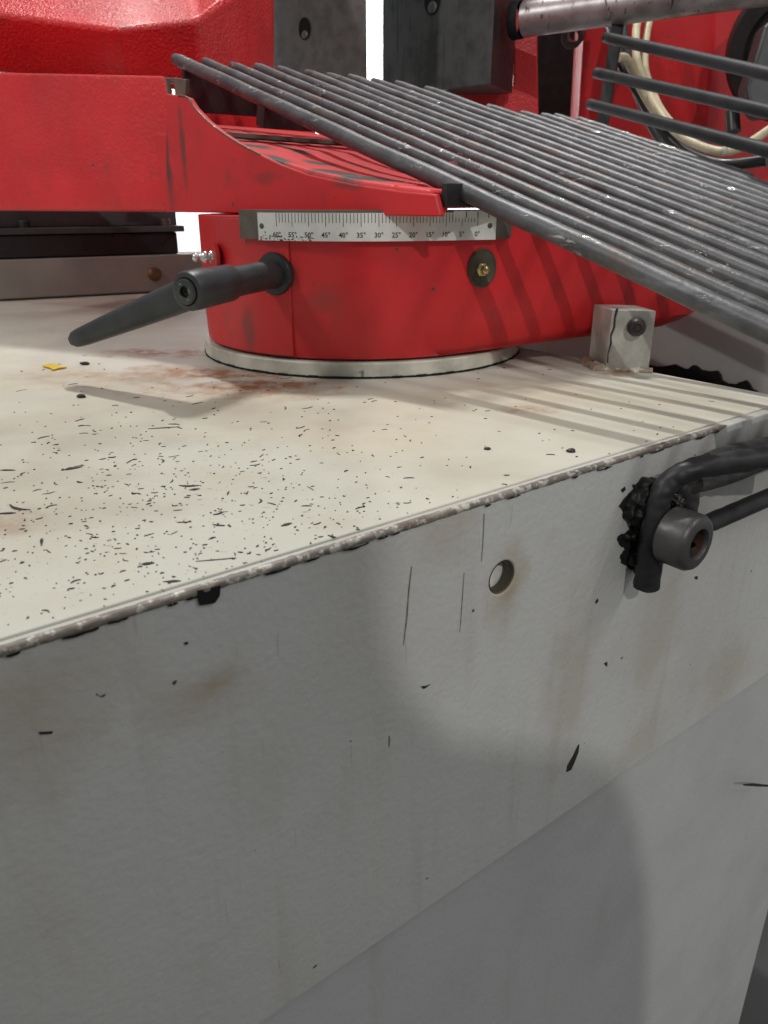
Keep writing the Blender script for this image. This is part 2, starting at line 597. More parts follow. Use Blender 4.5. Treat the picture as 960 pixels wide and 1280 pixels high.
# black flakes under the bead, also painting in its undercut shadow
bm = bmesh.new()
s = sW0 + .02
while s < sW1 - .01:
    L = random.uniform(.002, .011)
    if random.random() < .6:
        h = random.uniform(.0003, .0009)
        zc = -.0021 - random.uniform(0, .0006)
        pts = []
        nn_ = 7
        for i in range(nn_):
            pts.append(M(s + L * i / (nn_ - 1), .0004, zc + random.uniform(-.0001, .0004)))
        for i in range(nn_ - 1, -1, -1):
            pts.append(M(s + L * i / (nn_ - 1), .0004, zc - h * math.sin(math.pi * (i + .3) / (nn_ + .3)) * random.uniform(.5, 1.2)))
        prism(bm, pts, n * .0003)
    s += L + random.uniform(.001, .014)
finish('undercut_shade_flakes', bm, 'burnt', bead, 0)['kind'] = 'stuff'
# big melted notch, a black patch painting in its shadowed gap
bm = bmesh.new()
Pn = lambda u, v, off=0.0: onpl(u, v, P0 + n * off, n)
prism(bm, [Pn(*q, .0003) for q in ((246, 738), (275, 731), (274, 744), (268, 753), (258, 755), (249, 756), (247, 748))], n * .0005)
finish('notch_shadow', bm, 'burnt', bead, 0)

# scratches and gouges on the skirt
for pts in ([(514, 708), (515, 708), (511.4, 740), (509, 775), (504.6, 806), (504, 806), (507.8, 770), (510.6, 735)],
            [(604.8, 642), (605.5, 642), (604.2, 676), (602, 702), (601.6, 702), (603.6, 670)],
            [(579.9, 716), (580.4, 716), (577, 766), (575, 790), (574.7, 790), (576.6, 760)],
            [(716, 945), (722, 932), (724, 930), (723, 940), (718, 953), (714, 962), (708, 965), (709, 957), (713, 950)],
            [(526, 858), (533, 857), (538, 855), (532, 860), (529, 861)],
            [(928, 980), (940, 979), (962, 981), (962, 983.5), (945, 983), (930, 982)],
            [(48, 915), (66, 914), (65, 917), (50, 918)],
            [(230, 803), (235, 802), (235, 805), (231, 806)],
            [(755, 829), (759, 827), (759, 833), (757, 832)],
            [(776, 612), (781, 608), (782, 612), (778, 616)], [(790, 606), (793, 605), (793, 610), (791, 610)],
            [(744, 752), (747, 748), (748, 751), (745, 755)], [(868, 721), (872, 720), (872, 724), (869, 724)],
            [(486, 920), (487.3, 920), (486.8, 934), (486.2, 934)]):
    bm = bmesh.new()
    prism(bm, [Pn(u, v, .0001) for u, v in pts], n * .00015)
    finish('scratch', bm, MT['hair'] if pts[0][0] in (514, 604.8, 579.9, 486) else MT['chip'], skirt, 0)

# trough right of the top plate
bm = bmesh.new()
obox(bm, M(.60, -.01, -.20), e * .006, -n * .60, Z * .225)
finish('end_panel', bm, 'panel', base, 30, .001)
bm = bmesh.new()
obox(bm, M(S_R - .006, -.01, -.20), e * .006, -n * .90, Z * .19)
finish('trough_side', bm, 'panel', base, 30)
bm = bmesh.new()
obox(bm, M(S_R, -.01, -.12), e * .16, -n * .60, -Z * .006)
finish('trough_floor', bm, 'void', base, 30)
# black grease along the trough, also painting in the shadowy gap there
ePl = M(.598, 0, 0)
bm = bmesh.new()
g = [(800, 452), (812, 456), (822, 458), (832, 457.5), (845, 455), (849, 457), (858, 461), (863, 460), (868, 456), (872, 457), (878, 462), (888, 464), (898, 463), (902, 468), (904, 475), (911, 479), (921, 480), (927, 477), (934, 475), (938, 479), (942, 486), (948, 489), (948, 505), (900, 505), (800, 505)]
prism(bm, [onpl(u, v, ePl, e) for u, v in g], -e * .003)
finish('grease_gap_shade', bm, 'gunk', base, 30)

# welded lug on the top plate
lug_o = onz(757, 464)
ld = Vector((.985, -.17, 0)).normalized()
lb = Vector((-.17, -.985, 0)) * -1
lb = Vector((ld.y * -1, ld.x, 0))
lb = (lb + ld * -.35).normalized()
lug = None
bm = bmesh.new()
obox(bm, lug_o + Z * -.001, ld * .0285, lb * .030, Z * .0425)
lug = finish('stop_lug', bm, 'lug', base, 30, .0007)
bc = lug_o + ld * .0165 + Z * .031
lathe_bm = bmesh.new()
fn = Vector((ld.y, -ld.x, 0))
lathe(lathe_bm, bc, fn, [(.0058, -.001), (.0062, .002), (.0060, .0055), (.0048, .0078), (.0028, .0082), (.0022, .0070), (0, .0070)], 24)
finish('bolt_head', lathe_bm, 'blacksteel', lug)
bm = bmesh.new()
cr = [lug_o + fn * .0002 + ld * x + Z * z for x, z in ((.0022, .0425), (.0040, .0425), (.0028, .036), (.0032, .030), (.0014, .024), (.0020, .019), (.0006, .012), (.0009, .006), (.0002, .006), (-.0001, .012), (.0008, .019), (.0004, .025), (.0018, .030), (.0016, .036))]
prism(bm, cr, fn * .0002)
finish('paint_crack', bm, 'chip', lug, 0)
# weld round the lug's foot
bm = bmesh.new()
for (pa, pb, rr) in ((lug_o - ld * .006 + lb * .002, lug_o + ld * .031, .0026), (lug_o - ld * .004, lug_o + lb * .03 - ld * .003, .0042)):
    pth = [pa.lerp(pb, i / 40) + Z * .0008 for i in range(41)]
    tube(bm, pth, [rr * (1 + .4 * noise.noise(p * 220)) for p in pth], 10, True, .0016, 3)
finish('foot_weld', bm, 'sludge', lug, 60)

# ================================================================== BACK BEAM + black rail at the rear of the table
b0, b1 = onz(0, 377), onz(260, 363)
bd = (b1 - b0).normalized()
bn = Vector((-bd.y, bd.x, 0))
bm = bmesh.new()
obox(bm, b0 - bd * .35 + Z * .002, bd * .80, bn * .05, Z * .044)
beam = tag(finish('rear_beam', bm, 'beam', None, 30, .002), 'dull taupe steel beam lying along the rear of the cream table', 'beam')
bolt_p = onpl(193, 343, b0, bn)
bm = bmesh.new()
lathe(bm, bolt_p, -bn, [(.0085, -.001), (.0085, .0015), (.006, .004), (.003, .0055), (0, .006)], 20)
finish('bolt_head', bm, mat_plain('rusty_brass_bolt', (.20, .11, .05), .45, .5, .4, 100, .2), beam)
rail = thing('black_rail', 'long black steel slide rail with a bolted top flange on the taupe beam', 'rail')
bo_ = b0 + bn * .005 + Z * .0465
rEnd = (onpl(228, 280, bo_, bn) - bo_).dot(bd)
bm = bmesh.new()
obox(bm, bo_ - bd * .35, bd * (.35 + rEnd - .008), bn * .045, Z * .026)
finish('rail_body', bm, mat_plain('rail_black', (.012, .011, .013), .35, 0, .3, 60, .15), rail, 30, .002)
bm = bmesh.new()
obox(bm, bo_ - bd * .35 - bn * .008 + Z * .0265, bd * (.35 + rEnd), bn * .055, Z * .007)
finish('top_flange', bm, 'blackbox', rail, 30, .001)
bm = bmesh.new()
obox(bm, bo_ - bd * .35 + bn * .012 + Z * .0338, bd * (.35 + rEnd - .004), bn * .03, Z * .05)
finish('upper_web', bm, 'blackbox', rail, 30, .001)
for uu, vv in ((30, 272), (208, 276)):
    p = onpl(uu, vv + 6, bo_, bn)
    kk = (p - bo_).dot(bd)
    bm = bmesh.new()
    lathe(bm, bo_ + bd * kk + bn * .0035 + Z * .0337, Z, [(.006, -.001), (.006, .007), (.005, .0082), (0, .0084)], 18)
    finish('cap_screw', bm, 'blacksteel', rail)

# ================================================================== TURNTABLE
C = Vector((-.017, .630, 0))
RB = .122
turn = thing('turntable', 'red cast swivel base with a long right-hand tail standing on a pale ring', 'turntable')
turn.location = C
bpy.context.view_layer.update()


def child(o, parent):
    o.parent = parent
    o.matrix_parent_inverse = parent.matrix_world.inverted()
    return o


bm = bmesh.new()
lathe(bm, C, Z, [(.100, .0005), (.1238, .0005), (.1252, .0015), (.1252, .0095), (.1244, .0105), (.100, .0105)], 128)
child(finish('base_ring', bm, 'ring', None, 35), turn)
bm = bmesh.new()
for i in range(140):
    if True:
        a0 = 2 * math.pi * i / 140
        a1 = a0 + R(random.uniform(2.6, 4.4))
        r0, r1 = .1249, .1249 + random.uniform(.0003, .0011)
        p = [C + Vector((math.sin(a) * r, -math.cos(a) * r, .0003)) for a, r in ((a0, r0), (a0, r1), ((a0 + a1) / 2, r1 + random.uniform(-.0003, .0006)), (a1, r1), (a1, r0))]
        prism(bm, p, Z * random.uniform(.0006, .0016))
child(finish('sealant_line', bm, 'gunk', None, 0), turn)

TC, TR = Vector((.200, .630, 0)), .050


def hull_pts(rb, tr, k=120):
    """outline: big circle at C joined by tangents to a small circle at TC"""
    d = (TC - C).length
    phi = math.acos((rb - tr) / d)
    pts = []
    for i in range(k):
        a = phi + (2 * math.pi - 2 * phi) * i / (k - 1)
        pts.append(C + Vector((math.cos(a) * rb, math.sin(a) * rb, 0)))
    for i in range(30):
        a = -phi + 2 * phi * i / 29
        pts.append(TC + Vector((math.cos(a) * tr, math.sin(a) * tr, 0)))
    return pts


bm = bmesh.new()
levels = [(.0118, .1200, .018), (.0125, .1212, .024), (.0180, .1218, .036), (.0300, .1220, .0455), (.0500, .1221, .0500), (.0800, .1222, .050), (.1000, .1222, .050)]
rings = []
for (z_, rb, tr) in levels:
    rings.append([bm.verts.new(p + Z * (z_ + (.006 * max(0, min(1, (p.x - .10) / .12)) if z_ < .02 else 0))) for p in hull_pts(rb, tr)])
for a, b in zip(rings, rings[1:]):
    for j in range(len(a)):
        j2 = (j + 1) % len(a)
        bm.faces.new((a[j], a[j2], b[j2], b[j]))
bm.faces.new(rings[0][::-1])
bm.faces.new(rings[-1])
Pt = lambda th, z_, r=RB: C + Vector((math.sin(R(th)) * r, -math.cos(R(th)) * r, z_))
gr = [(Pt(-38, .03), .016, .6, (1.6, 1.6, .7), (.09, .03, .025)), (Pt(-24, .065), .016, .7, (1, 1, 1), (.05, .02, .02)), (Pt(-10, .05), .015, .35, (1, 1, 1), (.14, .05, .03))]
MT['redbody'] = mat_red('red_turntable_paint', .45, gr)
MT['redarm'] = mat_red('red_arm_paint', 1.3)
body = child(finish('swivel_body', bm, 'redbody', None, 40), turn)
# shallow raised facing left of the clamp boss
bm = bmesh.new()
aa = [(-62 + i * 2.0) for i in range(21)]
aa[-1] = -20.6
inner = [Pt(a, 0, .1205) for a in aa]
outer = [Pt(a, 0, .1236 - .0012 * (1 - i / 20)) for i, a in enumerate(aa)]
prism(bm, [p + Z * .0130 for p in outer] + [p + Z * .0130 for p in inner[::-1]], Z * .086)
child(finish('facing_rib', bm, 'redbody', None, 30, .0008), turn)

# mitre scale
RS = .1275
ZS0, ZS1 = .0862, .1030


TH0 = 90 - math.degrees(math.acos((RB - TR) / (TC - C).length))   # bearing where the round flank turns straight


def Ps(th, z_, r):
    if th <= TH0: return Pt(th, z_, r)
    a_ = R(TH0)
    return Pt(TH0, z_, r) + Vector((math.cos(a_), math.sin(a_), 0)) * RS * R(th - TH0)


def arc_plate(bm, a0, a1, r0, r1, za, zb, k=48):
    ins = [Ps(a0 + (a1 - a0) * i / k, za, r0) for i in range(k + 1)]
    outs = [Ps(a0 + (a1 - a0) * i / k, za, r1) for i in range(k + 1)]
    v = [[bm.verts.new(p + Z * dz) for p in ls] for ls in (ins, outs) for dz in (0, zb - za)]
    ib, it, ob, ot = v
    for i in range(k):
        bm.faces.new((ob[i], ob[i + 1], ot[i + 1], ot[i]))
        bm.faces.new((ib[i + 1], ib[i], it[i], it[i + 1]))
        bm.faces.new((ot[i], ot[i + 1], it[i + 1], it[i]))
        bm.faces.new((ib[i], ib[i + 1], ob[i + 1], ob[i]))
    bm.faces.new((ib[0], ob[0], ot[0], it[0]))
    bm.faces.new((ob[k], ib[k], it[k], ot[k]))


bm = bmesh.new()
arc_plate(bm, -37, 46.8, .119, RS - .0008, ZS0 + .0006, ZS1 + .0012)
child(finish('scale_holder', bm, 'holder', None, 35), turn)
bm = bmesh.new()
arc_plate(bm, -29.5, 41.6, RS - .0006, RS, ZS0, ZS1 - .0004, 60)
scale = child(finish('scale_plate', bm, 'scale', None, 35), turn)
ang = lambda deg: 35.7 - deg * (58.9 / 60)
bm = bmesh.new()
for dg in range(0, 61):
    h = .0078 if dg % 5 == 0 else .0056
    th = ang(dg)
    wv = R(.085)
    arc_plate(bm, th - .085, th + .085, RS - .00003, RS + .00006, ZS1 - .0006 - h, ZS1 - .0006, 1)
tk = finish('graduations', bm, 'ink', None, 0)
tk.parent = scale
for dg in range(0, 61, 5):
    cu = bpy.data.curves.new('numeral', 'FONT')
    cu.body = '%d\u00b0' % dg
    cu.size = .0042
    cu.align_x = 'CENTER'
    cu.extrude = .00004
    cu.offset = .00007
    cu.resolution_u = 2
    tmp = bpy.data.objects.new('tmp', cu)
    col.objects.link(tmp)
    bpy.context.view_layer.update()
    me = bpy.data.meshes.new_from_object(tmp.evaluated_get(bpy.context.evaluated_depsgraph_get()))
    bpy.data.objects.remove(tmp)
    th = R(min(ang(dg), TH0))
    rad = Vector((math.sin(th), -math.cos(th), 0))
    tan = Vector((math.cos(th), math.sin(th), 0))
    m4 = Matrix((tan, Z, rad)).transposed().to_4x4()
    m4.translation = Ps(ang(dg), ZS0 + .0022, RS + .00006)
    me.transform(m4)
    me.materials.clear()
    me.materials.append(MT['ink'])
    no = bpy.data.objects.new('numeral', me)
    col.objects.link(no)
    no.parent = scale
for a_ in (-28.2, 39.6):
    bm = bmesh.new()
    th = R(min(a_, TH0))
    rad = Vector((math.sin(th), -math.cos(th), 0))
    lathe(bm, Ps(a_, ZS0 + .0085, RS), rad, [(.0017, -.0002), (.0017, .0002), (.0008, .0006), (0, .0006)], 14)
    so = finish('rivet', bm, 'olive')
    so.parent = scale
# smears of oil at the worn end of the plate
bm = bmesh.new()
for i in range(60):
    a_ = random.uniform(-29, -12)
    zz = ZS0 + abs(random.gauss(0, .0018))
    dl = random.uniform(.06, .5) * (1 if random.random() < .8 else 2)
    arc_plate(bm, a_, a_ + dl, RS, RS + .00012, zz, zz + random.uniform(.0002, .0008), 1)
so = finish('oil_smears', bm, 'chip', None, 0)
so.parent = scale

# grease nipples
def nipple(th, z_, metal, r):
    th = R(th)
    rad = Vector((math.sin(th), -math.cos(th), 0))
    return rad


pN = Vector((.0665, .5355, .066))
rad = Vector((.30, -.954, 0)).normalized()
pN = Vector((pN.x, C.y - .0, pN.z))
# front surface of the tapered body at this bearing (tangent line of the hull)
phi = math.acos((RB - TR) / (TC - C).length)
nf = Vector((math.cos(-phi), math.sin(-phi), 0))
pN = onpl(602, 335, C + nf * (RB + .0002), nf)
bm = bmesh.new()
lathe(bm, pN, nf, [(.0102, -.004), (.0102, .0012), (.0096, .0018), (.0088, .0010), (.0080, .0006), (.0, .0005)], 32)
for v in bm.verts:
    v.co.z = pN.z + (v.co.z - pN.z) * 1.22
rec = child(finish('recess_washer', bm, 'olive', None, 40), turn)
bm = bmesh.new()
lathe(bm, pN - Z * .001, nf, [(.0044, -.002), (.0044, .0016), (.0030, .0022), (.0022, .0036), (.0030, .0052), (.0028, .0068), (.0012, .0078), (0, .0078)], 6)
child(finish('grease_nipple', bm, 'brass', None, 40), turn)
th = R(-66)
rd = Vector((math.sin(th), -math.cos(th), 0))
pL = onpl(268, 321, C + rd * RB, rd)
bm = bmesh.new()
lathe(bm, pL, rd, [(.0085, -.002), (.0085, .0005), (.0075, .001), (0, .0006)], 24)
child(finish('recess_washer', bm, 'redbody', None, 40), turn)
bm = bmesh.new()
lathe(bm, pL, rd, [(.0042, 0), (.0042, .003), (.0026, .0036), (.0036, .0045), (.0042, .0062), (.0036, .008), (.0022, .0092), (.0020, .0105), (.0028, .0116), (.0030, .0132), (.002, .0148), (0, .0152)], 24)
child(finish('grease_nipple', bm, 'zinc', None, 50), turn)

# ================================================================== CLAMP LEVER
lever = thing('clamp_lever', 'black powder coated clamping lever screwed into the red swivel base', 'lever')
pS = onpl(345, 342, Pt(-25.8, 0), Vector((math.sin(R(-25.8)), -math.cos(R(-25.8)), 0)))
rdv = Vector((math.sin(R(-27.5)), -math.cos(R(-27.5)), -.035)).normalized()
lever.location = pS
bpy.context.view_layer.update()
bm = bmesh.new()
lathe(bm, pS, rdv, [(0, -.006), (.0135, -.006), (.0135, .0025), (.0128, .004), (.0092, .0042), (.0090, .006), (.0088, .048), (.0088, .0485)], 40)
child(finish('threaded_stud', bm, 'handle', None, 40), lever)
bm = bmesh.new()
Lh = .087
lathe(bm, pS, rdv, [(.0086, .0478), (.0101, .0482), (.0106, .0495), (.0108, .062), (.0112, .075), (.0111, Lh - .0025), (.0103, Lh - .0006), (.0086, Lh), (.0078, Lh), (.0076, Lh - .0025), (0, Lh - .0025)], 48)
hub = child(finish('hub', bm, 'handle', None, 40), lever)
hc = pS + rdv * Lh
bm = bmesh.new()
lathe(bm, hc, rdv, [(.0072, -.003), (.0072, .0008), (.0064, .0018), (.0034, .0020), (.0030, .0016), (.0028, -.001), (0, -.001)], 32)
scr = finish('end_screw', bm, mat_steel('screw_black', (.07, .075, .075), (.4, .42, .4), .6, (.25, .35), .7, 200, 0))
scr.parent = hub
scr.matrix_parent_inverse = hub.matrix_world.inverted()
bm = bmesh.new()
lathe(bm, hc, rdv, [(.0027, -.0008), (.0027, .0004), (.0018, .0005), (0, -.0006)], 6)
so = finish('hex_socket', bm, 'void', None, 20)
so.parent = scr.parent
# arm: flattened tapering bar
tipP = onpl(86, 427, pS + rdv * (Lh - .0), rdv) 
hb = pS + rdv * (Lh - .0125)
tipc = tipP - rdv * .004
ax = (tipc - hb)
La = ax.length
ax.normalize()
ay = rdv
az = ax.cross(ay).normalized()
ay = az.cross(ax)
bm = bmesh.new()
rings = []
for i in range(25):
    t_ = i / 24
    wd = .9 * (.0105 * (1 - t_) ** .7 * .35 + .0056 + (.0012 * (1 - t_)))
    hh = .0098 - .0036 * t_
    if t_ > .93: 
        q = math.sqrt(max(0, 1 - ((t_ - .93) / .075) ** 2)); wd *= .35 + .65 * q; hh *= .5 + .5 * q
    c0 = hb + ax * (La * t_)
    ring = []
    for j in range(24):
        a = 2 * math.pi * j / 24
        ca, sa = math.cos(a), math.sin(a)
        sq = lambda v: math.copysign(abs(v) ** .55, v)
        ring.append(bm.verts.new(c0 + az * sq(ca) * wd + ay * sq(sa) * hh))
    rings.append(ring)
for a, b in zip(rings, rings[1:]):
    for j in range(24):
        bm.faces.new((a[j], a[(j + 1) % 24], b[(j + 1) % 24], b[j]))
bm.faces.new(rings[0][::-1])
bm.faces.new(rings[-1])
child(finish('arm', bm, mat_steel('handle_worn', (.040, .043, .047), (.16, .16, .16), .70, (.42, .55), .1, 90, .05), None, 50), lever)

# ================================================================== RED BED ARM
arm = thing('bed_arm', 'red painted bed arm with chipped curved lip and sloped ramp under the rods', 'machine arm')
Kr = Vector((.032, .476, .1010))
F = Vector((-.173, .653, .1010))
ad = (Kr - F).normalized()
am = Vector((-ad.y, ad.x, 0))           # inward, to the right and back
ZB = .1010
face = [(207, 268), (551, 272), (544, 243), (500, 238.5), (440, 230), (385, 218), (352, 206), (325, 193), (300, 180), (278, 166), (258, 150), (243, 134), (235, 122), (222, 119), (207, 117)]
poly = []
for i, (u, v) in enumerate(face):
    p = onpl(u, v, F, am)
    if i < 2: p.z = ZB
    poly.append(p)
bm = bmesh.new()
prism(bm, poly, am * .005)
MT['redscuff'] = mat_red('red_scuffed_paint', .5, [(onpl(u, v, F, am), r, k, st, (.05, .03, .025)) for (u, v, r, k, st) in
    [(208, 190, .010, .75, (2.2, 2.2, .22)), (229, 190, .010, .7, (2.2, 2.2, .25)), (213, 235, .012, .55, (1.5, 1.5, .4)), (440, 230, .010, .6, (.5, .5, 2)), (330, 222, .012, .4, (.6, .6, 2))]])
child(finish('face_plate', bm, 'redscuff', None, 30, .0012), arm)
# worn bare edge along the curved lip
bm = bmesh.new()
lipp = smooth_path([onpl(u, v, F - am * .0002, am) for u, v in face[7:14]], 6)
tube(bm, lipp, .0006, 8)
child(finish('worn_edge', bm, mat_steel('bare_edge', (.16, .10, .08), (.42, .37, .32), .56, (.4, .5), .4, 200, .5)), arm)
# ramp behind the plate
rp = []
kF = (Kr - F).length
rp.append(F - ad * .14 + am * .0005 + Z * .080)
for (u, v) in ((300, 183), (330, 195), (385, 211.5), (440, 223.5), (492, 231)):
    rp.append(onpl(u, v, F + am * .0005, am))
rp = [p + am * .0003 for p in rp]
rp += [Vector((rp[-1].x, rp[-1].y, .1048)), Vector((rp[0].x, rp[0].y, .1048))]
bm = bmesh.new()
prism(bm, rp, am * .30)
RAMP_ROUGH = (.50, .66)
rnrm = am.cross(rp[1] - rp[4]).normalized()
MT['redramp'] = mat_red('red_ramp_paint', .5, [(onpl(u, v, rp[2], rnrm), r, k, st, (.035, .028, .022)) for (u, v, r, k, st) in
    [(352, 181, 0.013, 1.6, (1, 1, 1)), (372, 191, 0.014, 1.6, (1, 1, 1)), (392, 203, 0.013, 1.5, (1, 1, 1)), (300, 170, 0.016, 1.2, (.6, .6, 1)), (318, 184, 0.014, 1.4, (.6, .6, 1)), (340, 198, 0.011, 1.2, (.5, .5, 1)),
     (420, 216, 0.013, 1.5, (.6, .6, 1)), (455, 226, 0.013, 1.4, (.6, .6, 1)), (480, 229, 0.010, 1.2, (.5, .5, 1)), (410, 205, .010, .8, (1, 1, 1)), (285, 150, .012, .9, (.5, .5, 1))]])
for nd in MT['redramp'].node_tree.nodes:      # dull, rubbed paint
    if nd.type == 'BSDF_PRINCIPLED':
        mr = nd.inputs['Roughness'].links[0].from_node
        mr.inputs[3].default_value, mr.inputs[4].default_value = RAMP_ROUGH
child(finish('ramp', bm, 'redramp', None, 40, .004, 4), arm)
bm = bmesh.new()
nz_ = [onpl(u, v, F + am * .0008, am) for u, v in ((490, 230.8), (515, 234), (543, 236.8))]
nz_[-1] = nz_[-1] - ad * .003
nz_ += [Vector((nz_[-1].x, nz_[-1].y, ZB + .0012)), Vector((nz_[0].x, nz_[0].y, ZB + .0012))]
prism(bm, nz_, am * .020)
child(finish('ramp_nose', bm, 'redramp', None, 40, .0035, 4), arm)
bm = bmesh.new()
lp = F + ad * (kF * .16) + am * .006 + Z * (.1535 - .101)
obox(bm, lp, ad * .010, am * .16, Z * .0035)
child(finish('ramp_ledge', bm, 'holder', None, 30, .0006), arm)
# left block
Lp = Vector((-.43, .772, .101))
bm = bmesh.new()
lface = [F + ad * .012 + am * .0055, Lp, Lp + Vector((.03, .10, 0)), F + Vector((-.03, .105, 0))]
zt = .1955
q0 = [p.copy() for p in lface]
vb = []
for (z_, ins) in ((.1010, .006), (.1050, .001), (.120, -.0005), (.124, .002), (zt - .004, .002), (zt, .004)):
    cen = sum(q0, Vector()) / 4
    ring = []
    for p in q0:
        d = (cen - p); d.z = 0
        far = .020 if (p.x < -.3 and z_ > .13) else 0
        ring.append(bm.verts.new(Vector((p.x, p.y, z_ + far)) + d.normalized() * ins))
    vb.append(ring)
for a, b in zip(vb, vb[1:]):
    for j in range(4):
        bm.faces.new((a[j], a[(j + 1) % 4], b[(j + 1) % 4], b[j]))
bm.faces.new(vb[0][::-1])
bm.faces.new(vb[-1])
child(finish('arm_block', bm, 'redarm', None, 25, .0015), arm)
bm = bmesh.new()
obox(bm, F - ad * .142 + am * .150 + Z * .05, -ad * .008, am * .16, Z * .055)
child(finish('ramp_wall', bm, 'redarm', None, 30, .002), arm)
# dark steel end bracket closing the ramp
bm = bmesh.new()
obox(bm, Kr - ad * .004 + am * .0065 + Z * .005, ad * .004, am * .034, Z * .013)
child(finish('end_bracket', bm, 'blacksteel', None, 30, .0006), arm)

# ================================================================== SAW HEAD CASTING (red, textured)
MT['redcast'] = mat_red('red_hammered_casting', 2.4)
MT['redcast'].node_tree.nodes['Principled BSDF'].inputs['Coat Weight'].default_value = .15
MT['redcast'].node_tree.nodes['Principled BSDF'].inputs['Coat Roughness'].default_value = .25
head = thing('saw_head', 'massive red hammer-textured casting with chamfered facets above the bed arm', 'casting')
B = [at(-60, 10, .69), at(144, 37, .69), at(246, 25, .735), at(290, -8, .775)]
b_ = [at(-60, 86, .745), at(160, 107, .745), at(250, 116, .775), at(290, 116, .79)]
U = [at(-60, -170, .80), at(112, -170, .84), at(222, -170, .97), at(290, -170, .86)]
s1_ = [at(313, -170, .88), at(313, 0, .80), at(313, 116, .815)]
s2_ = [at(338, -170, .93), at(338, 0, .86), at(338, 116, .87)]
bm = bmesh.new()
V = {}
def vv(p):
    k_ = tuple(round(x, 6) for x in p)
    if k_ not in V: V[k_] = bm.verts.new(p)
    return V[k_]
quads = [(B[0], B[1], b_[1], b_[0]), (B[1], B[2], b_[2], b_[1]), (B[2], B[3], b_[3], b_[2]),
         (U[0], U[1], B[1], B[0]), (U[1], U[2], B[2], B[1]), (U[2], U[3], B[3], B[2]),
         (U[3], s1_[0], s1_[1], B[3]), (B[3], s1_[1], s1_[2], b_[3]), (s1_[0], s2_[0], s2_[1], s1_[1]), (s1_[1], s2_[1], s2_[2], s1_[2])]
fs = [bm.faces.new([vv(p) for p in q]) for q in quads]
r_ = bmesh.ops.extrude_face_region(bm, geom=fs)
for v in [g for g in r_['geom'] if isinstance(g, bmesh.types.BMVert)]:
    v.co += Vector((.0, .04, .01))
child(finish('casting_body', bm, 'redcast', None, 20, .006, 3), head)
# added bright strip painting in the highlight along the casting's bottom edge
bm = bmesh.new()
p_a, p_b = at(112, 103.5, .712), at(158, 106.5, .712)
obox(bm, p_a, p_b - p_a, Vector((0, .02, 0)), Z * .0028)
child(finish('edge_highlight', bm, mat_plain('highlight_white', (.8, .8, .8), .25, .6, .1, 200, .1), None, 30), head)

# ================================================================== VISE JAWS
def jaw(label, uL, uR, tL, tR, vbot, side_u, side_t, side_left, hole, top=-170):
    t_ = thing('vise_jaw', label, 'vise jaw')
    a = at(uL, vbot[0], tL); b = at(uR, vbot[1], tR)
    zb = min(a.z, b.z)
    a.z = b.z = zb
    d = (b - a)
    if side_left:
        back = at(side_u, vbot[0], side_t); back.z = zb
        pl = [a, b, b + (back - a) + d * 0, back]
        pl = [a, b, b + Vector((-.014, .09, 0)), back]
    else:
        back = at(side_u, vbot[1], side_t); back.z = zb
        pl = [a, b, back, a + Vector((.06, .09, 0))]
    bm = bmesh.new()
    prism(bm, pl, Z * .34)
    o = finish('jaw_block', bm, 'jaw', t_, 30, .0012)
    nn = Vector((d.y, -d.x, 0)).normalized()
    # return faces coloured lighter or black, painting in lit and shaded sides
    o.data.materials.append(MT['jawside'])
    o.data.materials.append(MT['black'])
    for p in o.data.polygons:
        if side_left and p.normal.x < -.4: p.material_index = 1
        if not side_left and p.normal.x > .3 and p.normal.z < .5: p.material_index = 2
    if hole:
        hu, hv, rr = hole
        c0 = onpl(hu, hv, a, nn)
        bm = bmesh.new()
        lathe(bm, c0, nn, [(rr, -.001), (rr, .0012), (rr * .92, .0016), (rr * .86, .0009), (0, .0008)], 32)
        for v in bm.verts: v.co.z = c0.z + (v.co.z - c0.z) * 1.35
        ho = finish('screw_hole', bm, 'void', t_)
        bm = bmesh.new()
        lathe(bm, c0 - Z * rr * .75, nn, [(rr * .55, .0008), (rr * .5, .0016), (rr * .3, .0026), (0, .0028)], 20)
        so = finish('screw_head', bm, 'jawside', ho)
    return t_


jaw('blackened steel vise jaw with an oval screw hole beside the red casting', 353, 459, 1.06, .99, (118, 112), 341, 1.09, True, (381, 36, .0095))
jaw('broad blackened steel vise jaw right of the bright wall gap', 478, 613, 1.12, 1.0, (117, 105), 641, 1.08, False, (541, -2, .014))

# red column, panels behind the jaws
col_ = thing('saw_column', 'red painted column beside the broad vise jaw with a dark opening', 'column')
def pixprism(name, pts, t, thick, m, parent, bev=.003, sm=30):
    bm = bmesh.new()
    Pc = at(pts[0][0], pts[0][1], t)
    prism(bm, [onpl(u, v, Pc, Vector((0, 1, 0))) for u, v in pts], Vector((0, thick, 0)))
    return finish(name, bm, m, parent, sm, bev)
pixprism('column_face', [(560, 117), (606, 108), (642, 106), (642, -170), (674, -170), (672, 40), (674, 170), (540, 170)], 1.10, .12, 'redarm', col_)
pixprism('dark_opening', [(660, -170), (770, -170), (760, 190), (660, 190)], 1.30, .02, 'void', col_)  # black sheet painting in the unlit cavity
bm = bmesh.new()
c0 = at(715, 46, 1.12)
lathe(bm, c0, at(700, 60, 1.0) - c0, [(.009, -.05), (.0155, -.05), (.0155, .004), (.014, .006), (.010, .006), (.009, .004), (.009, -.05)], 28)
finish('pipe_end', bm, 'blacksteel', col_)

